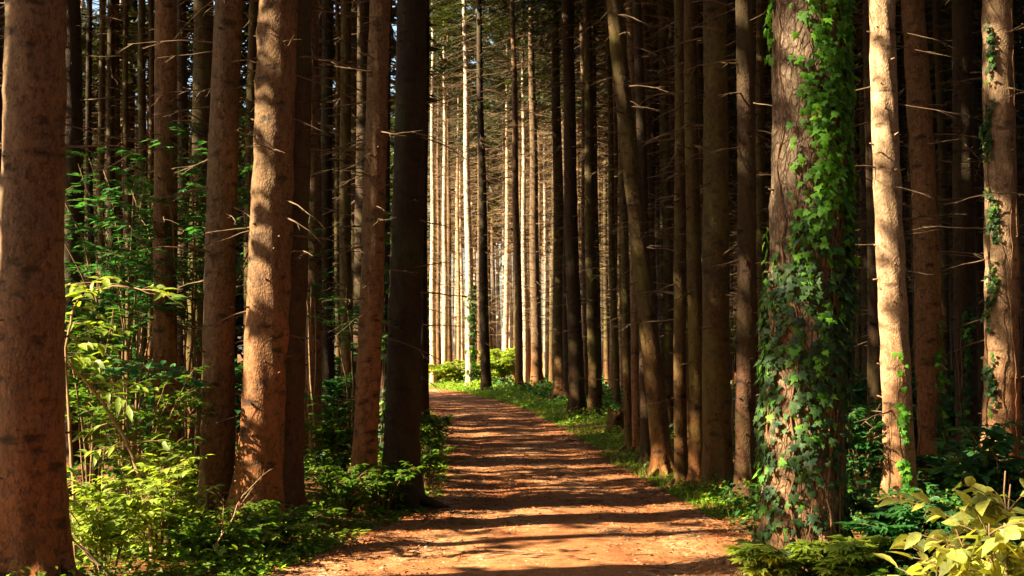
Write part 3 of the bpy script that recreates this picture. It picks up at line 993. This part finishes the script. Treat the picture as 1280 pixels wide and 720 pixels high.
ivy('r1', 'dense climbing ivy, bright above and bluish dark below, on the huge plated trunk', d_r1, 4.6, 3600, (.038, .085), 2.35, 8, 3, .035)
ivy('r7', 'narrow stripe of small ivy running up the sunlit trunk near the right edge', lambda u, z: max(0, 1 - abs(u + .5 - .15 * math.sin(z * 3)) * 3.6) * (.5 + .5 * math.sin(z * 7)), 5.2, 480, (.04, .07), 9, 4, 4, .05)
ivy('r3', 'small ivy tuft with yellow green leaves at the foot of the brightest trunk', lambda u, z: max(0, 1 - abs(u - .25) * 3) * (1 if z < 1.0 else .2), 1.5, 110, (.05, .09), -1, 3, 5, .04)
ivy('r4', 'ivy strand on the right flank of the warm brown trunk', lambda u, z: max(0, 1 - abs(u - .65) * 3) * (1 if .4 < z < 1.5 else .3), 1.9, 120, (.06, .10), 1.0, 3, 6, .05)
ivy('r5', 'dark ivy low on the dim trunk behind the warm brown one', lambda u, z: max(0, 1 - abs(u + .3 - z * .3) * 2.4), 2.0, 150, (.06, .10), 9, 3, 7, .05)
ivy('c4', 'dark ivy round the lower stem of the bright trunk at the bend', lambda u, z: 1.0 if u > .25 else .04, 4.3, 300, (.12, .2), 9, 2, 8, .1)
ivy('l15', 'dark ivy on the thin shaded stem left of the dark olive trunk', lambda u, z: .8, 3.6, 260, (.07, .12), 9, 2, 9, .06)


# ------------------------------------------------------------------ shrubs
def shrub(loc, label, h, spread, stems, leaf, size, mat, seed, lean=(0, 0), side=7, per=9, first=.25, name='shrub', group=None, cat='shrub', sr=.009, flat=.35, smat=None, up=0.0):
    rs = np.random.RandomState(seed)
    root = thing(name, (loc[0], loc[1], float(hgt(loc[0], loc[1])) if len(loc) < 3 else loc[2]), label, cat, group)
    LP, LN, LT, LS = [], [], [], []
    sb = Buf()
    for s in range(stems):
        a = rs.rand() * 6.283; o = rs.uniform(.2, 1) * spread
        hh = h * rs.uniform(.65, 1.1)
        end = np.array([math.cos(a) * o + lean[0], math.sin(a) * o + lean[1], hh])
        st = np.array([math.cos(a) * .06, math.sin(a) * .06, -.03])
        t = np.linspace(0, 1, 9)[:, None]
        ctrl = st * .4 + end * .6 * np.array([.35, .35, 1.25])
        P = (1 - t) ** 2 * st + 2 * t * (1 - t) * ctrl + t * t * end
        P += np.cumsum(rs.uniform(-.012, .012, P.shape), 0) * h
        sb.tube(P, np.linspace(sr, sr * .3, 9) * (h ** .5), 5)
        for q in range(side):
            f = rs.uniform(first, 1); i = min(int(f * 8), 7); p0 = P[i] + (P[i + 1] - P[i]) * (f * 8 - i)
            tan = P[i + 1] - P[i]; tan /= np.linalg.norm(tan)
            b = rs.rand() * 6.283
            d = np.array([math.cos(b), math.sin(b), .25 + up]) + tan * .5
            d /= np.linalg.norm(d)
            L = rs.uniform(.15, .42) * h ** .6 * (1.2 - .5 * f)
            n = 5; tt = np.linspace(0, 1, n)[:, None]
            Pt = p0 + d * L * tt + np.array([[0, 0, -.25 * L]]) * tt ** 2
            sb.tube(Pt, np.linspace(.0035, .0015, n), 3)
            for l in range(per):
                g = (l + .6) / per; pp = p0 + d * L * g + np.array([0, 0, -.25 * L]) * g ** 2
                sd = np.cross(d, [0, 0, 1]) * (1 if l % 2 else -1)
                if l == per - 1: sd = sd * 0
                LP.append(pp + rs.uniform(-.008, .008, 3)); LT.append(d * .7 + sd + rs.uniform(-.25, .25, 3) + [0, 0, -.15])
                LN.append(np.array([0, 0, 1.0]) + rs.uniform(-flat, flat, 3)); LS.append(rs.uniform(*size))
    link('stems', sb.mesh('stems', True, [smat or M_STEM]), root)['kind'] = 'stuff'
    lb = Buf(); scatter(lb, leaf, np.array(LP), frames(np.array(LN), np.array(LT)), np.array(LS))
    f = link('foliage', lb.mesh('foliage', True, [mat]), root); f['kind'] = 'stuff'
    return root


def at(px, py): return ground_pt(px, py)


def spot(px, Y):          # ground spot at a given distance
    return ((px - 640) / F * Y, Y)


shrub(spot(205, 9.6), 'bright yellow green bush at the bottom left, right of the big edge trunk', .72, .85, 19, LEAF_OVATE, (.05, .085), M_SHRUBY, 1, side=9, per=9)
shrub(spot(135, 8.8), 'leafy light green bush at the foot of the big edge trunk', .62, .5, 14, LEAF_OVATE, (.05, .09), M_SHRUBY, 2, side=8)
shrub(spot(300, 9.9), 'low bright bush in front of the touching pair of trunks', .26, .6, 12, LEAF_OVATE, (.045, .075), M_SHRUBY, 3, side=7)
shrub(spot(180, 10.8), 'green shrub with fine leaves in the middle of the left thicket', 1.25, .7, 12, LEAF_OVATE, (.05, .09), M_SHRUB, 4, side=9, first=.3)
shrub(spot(120, 11.5), 'tall broad leaved shrub behind the big edge trunk', 1.9, .8, 9, LEAF_OVATE, (.07, .12), M_SHRUB, 5, side=8, first=.4)
shrub(spot(262, 9.4), 'fresh green bush at the foot of the leaning brown trunk', .28, .45, 10, LEAF_OVATE, (.05, .085), M_SHRUB, 6, side=7)
shrub(spot(355, 10.3), 'low weedy bush between the touching pair and the path', .30, .5, 16, LEAF_OVATE, (.045, .07), M_SHRUB, 7, side=6)
shrub(spot(412, 13.2), 'broad leaved bush with a pale top behind the orange brown trunk', .95, .35, 12, LEAF_OVATE, (.08, .13), M_SHRUB, 8, side=7, per=7)
shrub(spot(425, 12.0), 'low dark green bush left of the orange brown trunk', .42, .45, 16, LEAF_OVATE, (.05, .08), M_SHRUB, 9, side=6)
shrub(spot(480, 12.4), 'weedy tuft between the orange brown trunk and the dark olive one', .40, .35, 14, LEAF_OVATE, (.05, .08), M_SHRUB, 10, side=6)
shrub(spot(535, 14.6), 'upright green tuft on the path edge right of the dark olive trunk', .55, .25, 12, LEAF_OVATE, (.05, .08), M_SHRUB, 11, side=6)
shrub(spot(540, 18.5), 'green bush on the path edge behind the dark olive trunk', .65, .35, 12, LEAF_OVATE, (.06, .09), M_SHRUB, 12, side=6)
# the airy maple saplings in the shade
shrub(spot(235, 12.4), 'airy sapling with small bluish green leaves over the left thicket', 3.5, 1.0, 19, LEAF_PALM, (.07, .12), M_SHRUBD, 13, (.1, 0), side=11, per=8, first=.42, name='maple_sapling', cat='sapling', sr=.008)
shrub(spot(165, 14.5), 'dark sapling spreading sideways between the slender shaded trunks', 3.4, 1.2, 16, LEAF_PALM, (.08, .13), M_SHRUBD, 14, side=9, per=8, first=.4, name='maple_sapling', cat='sapling')
shrub(spot(120, 12.6), 'sapling with dim leaves close behind the big edge trunk', 2.2, .7, 9, LEAF_PALM, (.08, .13), M_SHRUBD, 15, side=8, per=8, first=.4, name='maple_sapling', cat='sapling')
shrub(spot(450, 15.5), 'shaded sapling whose twigs cross behind the orange brown trunk', 2.35, .5, 5, LEAF_PALM, (.08, .12), M_SHRUBD, 16, side=7, per=7, first=.6, name='maple_sapling', cat='sapling')
shrub(spot(395, 17.0), 'small sapling with a few leaves beside the straight tan trunk', 3.3, .45, 4, LEAF_PALM, (.08, .13), M_SHRUBD, 17, side=6, per=6, first=.65, name='maple_sapling', cat='sapling')
# right side
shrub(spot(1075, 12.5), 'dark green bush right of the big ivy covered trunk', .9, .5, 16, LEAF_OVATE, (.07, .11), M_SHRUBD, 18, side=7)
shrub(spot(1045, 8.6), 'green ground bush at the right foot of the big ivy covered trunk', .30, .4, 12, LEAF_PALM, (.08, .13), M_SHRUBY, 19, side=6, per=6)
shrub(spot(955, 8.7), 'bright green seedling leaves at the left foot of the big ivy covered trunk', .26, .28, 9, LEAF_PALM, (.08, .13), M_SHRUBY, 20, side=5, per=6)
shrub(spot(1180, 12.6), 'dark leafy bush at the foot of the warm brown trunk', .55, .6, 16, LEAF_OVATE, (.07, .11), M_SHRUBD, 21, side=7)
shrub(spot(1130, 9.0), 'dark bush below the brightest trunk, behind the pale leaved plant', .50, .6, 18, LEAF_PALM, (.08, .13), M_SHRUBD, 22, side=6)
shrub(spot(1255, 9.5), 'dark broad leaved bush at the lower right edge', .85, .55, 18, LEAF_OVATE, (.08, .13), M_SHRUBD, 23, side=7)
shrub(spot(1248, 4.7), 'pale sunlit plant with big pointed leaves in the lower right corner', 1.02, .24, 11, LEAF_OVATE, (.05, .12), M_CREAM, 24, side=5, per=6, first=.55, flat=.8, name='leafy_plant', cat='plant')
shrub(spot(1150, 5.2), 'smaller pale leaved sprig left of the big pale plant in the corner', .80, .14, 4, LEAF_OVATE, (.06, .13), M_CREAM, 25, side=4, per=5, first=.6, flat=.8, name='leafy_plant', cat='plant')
shrub(spot(918, 20), 'bright leafed sapling peeping out left of the medium brown trunk', 1.9, .35, 4, LEAF_PALM, (.1, .15), M_SHRUBY, 26, side=6, per=6, first=.6, name='maple_sapling', cat='sapling')
# at the bend, sunlit
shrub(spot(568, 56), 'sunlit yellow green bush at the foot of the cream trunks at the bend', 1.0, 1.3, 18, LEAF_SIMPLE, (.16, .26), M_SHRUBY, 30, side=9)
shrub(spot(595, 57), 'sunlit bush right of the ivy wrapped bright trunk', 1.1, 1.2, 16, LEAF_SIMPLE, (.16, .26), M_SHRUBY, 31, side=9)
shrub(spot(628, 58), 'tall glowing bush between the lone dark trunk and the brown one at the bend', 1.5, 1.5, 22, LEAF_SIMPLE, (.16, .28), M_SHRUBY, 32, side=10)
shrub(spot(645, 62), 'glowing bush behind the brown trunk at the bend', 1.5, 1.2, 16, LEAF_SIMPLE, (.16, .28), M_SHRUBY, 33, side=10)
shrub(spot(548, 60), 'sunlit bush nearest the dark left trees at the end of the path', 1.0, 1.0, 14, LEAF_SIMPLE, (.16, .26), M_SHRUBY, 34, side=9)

# the shaded understorey: copies of two bushes
protoA = shrub(spot(300, 17), 'shaded bush deep in the wood left of the path', 1.2, .8, 14, LEAF_SIMPLE, (.1, .17), M_SHRUBD, 40, side=8, group='shaded bushes in the left wood')
protoB = shrub(spot(1040, 19), 'shaded bush deep in the wood right of the path', .9, .8, 14, LEAF_SIMPLE, (.1, .17), M_SHRUBD, 41, side=8, group='shaded bushes in the right wood')
cnt = 0
while cnt < 46:
    y = rs.uniform(16, 42); x = rs.uniform(-.42, .42) * y
    if abs(x - pc(y)) < 2.6 or (-.07 * y < x < .2 * y): continue
    src = protoA if x < 0 else protoB
    r = src.copy(); C.objects.link(r); r.location = (x, y, float(hgt(x, y))); r.rotation_euler.z = rs.rand() * 6
    q = rs.uniform(.5, 1.25) * (1 if x > 0 else 1.1); r.scale = (q, q, q)
    for ch in src.children:
        c = ch.copy(); C.objects.link(c); c.parent = r
    cnt += 1


# the long bare stem arching through the left thicket, and other hand laid stems
def arch(pts, label, name, seed, r=.02, leaf=LEAF_LANCE, size=(.1, .16), mat=M_SHRUBY, nl=26, sides=7):
    rs = np.random.RandomState(seed)
    W = [np.array(at_dist(px, py, Y)) for px, py, Y in pts]
    base = W[0].copy(); base[2] = float(hgt(base[0], base[1])) - .02
    W = np.array([base] + W[1:])
    t = np.linspace(0, len(W) - 1, 40); P = np.stack([np.interp(t, np.arange(len(W)), W[:, i]) for i in range(3)], -1)
    k = np.ones(5) / 5
    P = np.stack([np.convolve(np.pad(P[:, i], 2, 'edge'), k, 'valid') for i in range(3)], -1)
    P += rs.uniform(-.006, .006, P.shape)
    root = thing(name, tuple(base), label, 'sapling')
    b = Buf(); b.tube(P - base, np.linspace(r, r * .3, len(P)), sides)
    link('trunk', b.mesh('trunk', True, [M_STEM]), root)
    LP, LN, LT, LS = [], [], [], []; bb = Buf()
    for q in range(nl):
        i = rs.randint(14, 39); a = rs.rand() * 6.28; d = np.array([math.cos(a), math.sin(a) * .7, rs.uniform(.0, .5)]); L = rs.uniform(.2, .5)
        tt = np.linspace(0, 1, 5)[:, None]; p0 = P[i] - base
        bb.tube(p0 + d * L * tt + np.array([0, 0, -.12]) * tt ** 2, np.linspace(.004, .0015, 5), 4)
        for g in np.linspace(.3, 1, 6):
            s = np.cross(d, [0, 0, 1]) * rs.choice([-1, 1])
            LP.append(p0 + d * L * g + np.array([0, 0, -.12]) * g * g); LT.append(d * .6 + s + [0, 0, -.35]); LN.append(np.array([0, -.3, 1.0]) + rs.uniform(-.5, .5, 3)); LS.append(rs.uniform(*size))
    link('twigs', bb.mesh('twigs', True, [M_STEM]), root)['kind'] = 'stuff'
    lb = Buf(); scatter(lb, leaf, np.array(LP), frames(np.array(LN), np.array(LT)), np.array(LS))
    link('foliage', lb.mesh('foliage', True, [mat]), root)['kind'] = 'stuff'


arch([(192, 712, 9.3), (188, 660, 9.4), (165, 560, 9.5), (120, 490, 9.5), (72, 440, 9.5), (60, 400, 9.6)], 'crooked bare stemmed sapling bending left over the bright bushes', 'young_sapling', 1, .02, nl=20)
arch([(95, 690, 9.0), (90, 560, 9.1), (80, 450, 9.2), (95, 370, 9.2), (150, 355, 9.1), (205, 372, 9.0)], 'sapling with drooping bright pointed leaves just right of the big edge trunk', 'young_sapling', 2, .014, LEAF_OVATE, (.07, .12), M_SHRUBY, 17)
arch([(262, 640, 11.0), (250, 540, 11.1), (215, 480, 11.1), (170, 455, 11.0), (120, 440, 11.0)], 'thin sapling arching left from the leaning brown trunk', 'young_sapling', 3, .014, LEAF_OVATE, (.07, .11), M_SHRUBD, 24)


def dead_branch(a, c, label, seed, r=.014):
    rs = np.random.RandomState(seed)
    A = np.array(at_dist(*a)); B_ = np.array(at_dist(*c)); base = A.copy(); base[2] = max(float(hgt(A[0], A[1])), 0)
    A[2] = base[2] + .01
    o = thing('dead_branch', tuple(base), label, 'branch'); b = Buf()
    t = np.linspace(0, 1, 9)[:, None]; P = (A - base) + (B_ - A) * t + np.cumsum(rs.uniform(-.02, .02, (9, 3)), 0)
    b.tube(P, np.linspace(r, r * .35, 9), 7); link('stick', b.mesh('stick', True, [M_TWIGP]), o)
    for i in (3, 4, 6):
        q = Buf(); twig_into(q, (0, 0, 0), (B_ - A) / np.linalg.norm(B_ - A) + rs.uniform(-.8, .8, 3) + [0, 0, .3], rs.uniform(.2, .45), r * .5, rs, 2, 5)
        link('side_twig', q.mesh('side_twig', False, [M_TWIGP]), o, tuple(P[i]))


dead_branch((160, 718, 8.5), (82, 648, 8.4), 'pale forked dead branch leaning among the bright bushes at the bottom left', 1)
dead_branch((128, 715, 8.6), (118, 618, 8.6), 'upright dry stick with side twigs in the bushes beside the edge trunk', 2, .009)
dead_branch((1232, 628, 12.0), (1203, 588, 12.2), 'short reddish dead stick poking up before the ivy striped trunk', 3, .014)
dead_branch((250, 706, 9.2), (300, 600, 9.4), 'thin dry stalk in front of the leaning brown trunk', 4, .007)

# ------------------------------------------------------------------ ground cover, litter, fallen twigs
def cover(name, n, yr, xoff, seed, mat, size, tm=LEAF_SIMPLE, hmax=.22, sides=(-1, 1), dens=None):
    rs = np.random.RandomState(seed)
    m = n * 3
    u = rs.rand(m); y = yr[0] + (yr[1] - yr[0]) * u ** 1.3
    sd = rs.choice(sides, m)
    off = xoff[0] + (xoff[1] - xoff[0]) * rs.rand(m) ** 1.5
    x = pc(y) + sd * (pw(y) + off)
    cl = np.sin(x * 2.1 + 1) * np.sin(y * 1.3) + np.sin(x * .7 + y * .9) + .6 * np.sin(x * 5 + y * 4)
    ok = cl + rs.uniform(-.8, .8, m) > .1
    x, y, off, cl = x[ok][:n], y[ok][:n], off[ok][:n], cl[ok][:n]
    k = len(x)
    z = hgt(x, y) + rs.rand(k) ** 1.3 * hmax * np.clip(off * 2.2 + .25, 0, 1) * np.clip(.5 + cl * .45, .3, 1.5)
    P = np.stack([x, y, z], -1)
    nn = np.array([0, 0, 1.0]) + rs.uniform(-.7, .7, (k, 3)); tp = rs.uniform(-1, 1, (k, 3)); tp[:, 2] *= .3
    b = Buf(); scatter(b, tm, P, frames(nn, tp), rs.uniform(size[0], size[1], k) * np.clip(y / 22, 1, 2.2))
    return tag(link(name, b.mesh(name, True, [mat])), kind='stuff')


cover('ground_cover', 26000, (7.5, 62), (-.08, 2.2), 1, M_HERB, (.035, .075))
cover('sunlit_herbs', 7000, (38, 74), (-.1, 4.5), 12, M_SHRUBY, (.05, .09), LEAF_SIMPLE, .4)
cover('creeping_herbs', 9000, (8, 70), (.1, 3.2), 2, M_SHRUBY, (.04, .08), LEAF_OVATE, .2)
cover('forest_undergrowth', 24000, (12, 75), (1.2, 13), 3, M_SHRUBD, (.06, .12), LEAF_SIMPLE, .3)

# leafy carpet of the near left corner
def patch(name, n, xr, yr, hmax, size, mat, seed, tm=LEAF_OVATE):
    rs = np.random.RandomState(seed)
    x = rs.uniform(xr[0], xr[1], n); y = rs.uniform(yr[0], yr[1], n)
    e = np.abs(x - pc(y)) - pw(y)
    cl = np.sin(x * 4.1 + seed) * np.sin(y * 3.3) * .5 + .5
    ok = (e > -.05) & (cl + rs.rand(n) > .5)
    x, y, e, cl = x[ok], y[ok], e[ok], cl[ok]; k = len(x)
    z = hgt(x, y) + .02 + rs.rand(k) * hmax * np.clip(e * 1.5 + .15, 0, 1) * (.4 + .6 * cl)
    nn = np.array([0, 0, 1.0]) + rs.uniform(-.6, .6, (k, 3)); tp = rs.uniform(-1, 1, (k, 3)); tp[:, 2] *= .3
    b = Buf(); scatter(b, tm, np.stack([x, y, z], -1), frames(nn, tp), rs.uniform(size[0], size[1], k))
    return tag(link(name, b.mesh(name, True, [mat])), kind='stuff')


patch('leafy_carpet', 5500, (-4.6, -.8), (7.6, 13), .2, (.035, .075), M_SHRUB, 1)
patch('bright_leafy_carpet', 2600, (-4.2, -1.0), (7.6, 11), .26, (.035, .07), M_SHRUBY, 2)
patch('leafy_carpet', 5000, (2.0, 6.5), (7.2, 14), .3, (.05, .1), M_SHRUBD, 3)

# grass blades on the verges
rs = np.random.RandomState(77)
m = 14000
y = 12 + 46 * rs.rand(m) ** 1.3; sd = np.where(y < 16, 1, rs.choice([-1, 1], m)); off = rs.uniform(-.12, 1.0, m) ** 1
x = pc(y) + sd * (pw(y) + off)
tm = (np.array([(-.03, 0, 0), (.03, 0, 0), (.02, .6, .08), (-.02, .6, .08), (0, 1, .3), (0, 1, .3)], float), np.array([(0, 1, 2, 3), (3, 2, 4, 5)]))
P = np.stack([x, y, hgt(x, y)], -1)
tp = rs.uniform(-.6, .6, (m, 3)); tp[:, 2] = 1
nn = rs.uniform(-1, 1, (m, 3)); nn[:, 2] = .1
b = Buf(); scatter(b, tm, P, frames(nn, tp), rs.uniform(.04, .13, m) * np.clip(y / 25, 1, 2))
tag(link('grass', b.mesh('grass', False, [M_HERB])), kind='stuff')

# fallen leaves and needles
m = 46000
y = 6.5 + 45 * rs.rand(m) ** 1.4; k = rs.rand(m)
off = np.where(k < .35, rs.uniform(-1.3, 0, m), rs.normal(0, .35, m)); off = np.where(k > .8, rs.uniform(0, 4, m), off)
x = pc(y) + rs.choice([-1, 1], m) * (pw(y) + off)
P = np.stack([x, y, hgt(x, y) + .012 + .01 * rs.rand(m)], -1)
nn = np.array([0, 0, 1.]) + rs.uniform(-.5, .5, (m, 3)); tp = rs.uniform(-1, 1, (m, 3)); tp[:, 2] = 0
b = Buf(); scatter(b, LEAF_SIMPLE, P, frames(nn, tp), rs.uniform(.012, .045, m))
tag(link('leaf_litter', b.mesh('leaf_litter', False, [M_LITTER])), kind='stuff')
b = Buf()
for k in range(900):
    y0 = 7 + 22 * rs.rand() ** 1.3; x0 = pc(y0) + rs.choice([-1, 1]) * (pw(y0) + (rs.normal(-.1, .45) if rs.rand() < .75 else -rs.rand() * 1.6))
    a = rs.rand() * 6.28; L = rs.uniform(.06, .3)
    P = [(x0 + math.cos(a + rs.uniform(-.2, .2)) * L * t, y0 + math.sin(a + rs.uniform(-.2, .2)) * L * t, 0) for t in (0, .33, .66, 1)]
    P = [(p[0], p[1], float(hgt(p[0], p[1])) + .014) for p in P]
    b.tube(P, [.004, .004, .003, .002], 4)
tag(link('fallen_twigs', b.mesh('fallen_twigs', False, [M_TWIG])), kind='stuff')
# stones pressed into the path
b = Buf()
ico = np.array([(0, 0, .6), (.9, 0, .1), (.28, .85, .1), (-.72, .52, .1), (-.72, -.52, .1), (.28, -.85, .1)], float)
for k in range(1400):
    y0 = 7 + 26 * rs.rand() ** 1.5; x0 = pc(y0) + rs.uniform(-1, 1) * pw(y0) * .98
    s = rs.uniform(.005, .016) * (1.8 if rs.rand() < .06 else 1)
    V = ico * s * rs.uniform(.7, 1.3, 3); a = rs.rand() * 6.28
    V = np.stack([V[:, 0] * math.cos(a) - V[:, 1] * math.sin(a), V[:, 0] * math.sin(a) + V[:, 1] * math.cos(a), V[:, 2]], -1)
    b.add(V + [x0, y0, float(hgt(x0, y0)) + .006], None, [(0, i + 1, (i + 1) % 5 + 1) for i in range(5)])
tag(link('gravel', b.mesh('gravel', True, [plain('stone', (.36, .24, .15))])), kind='stuff')
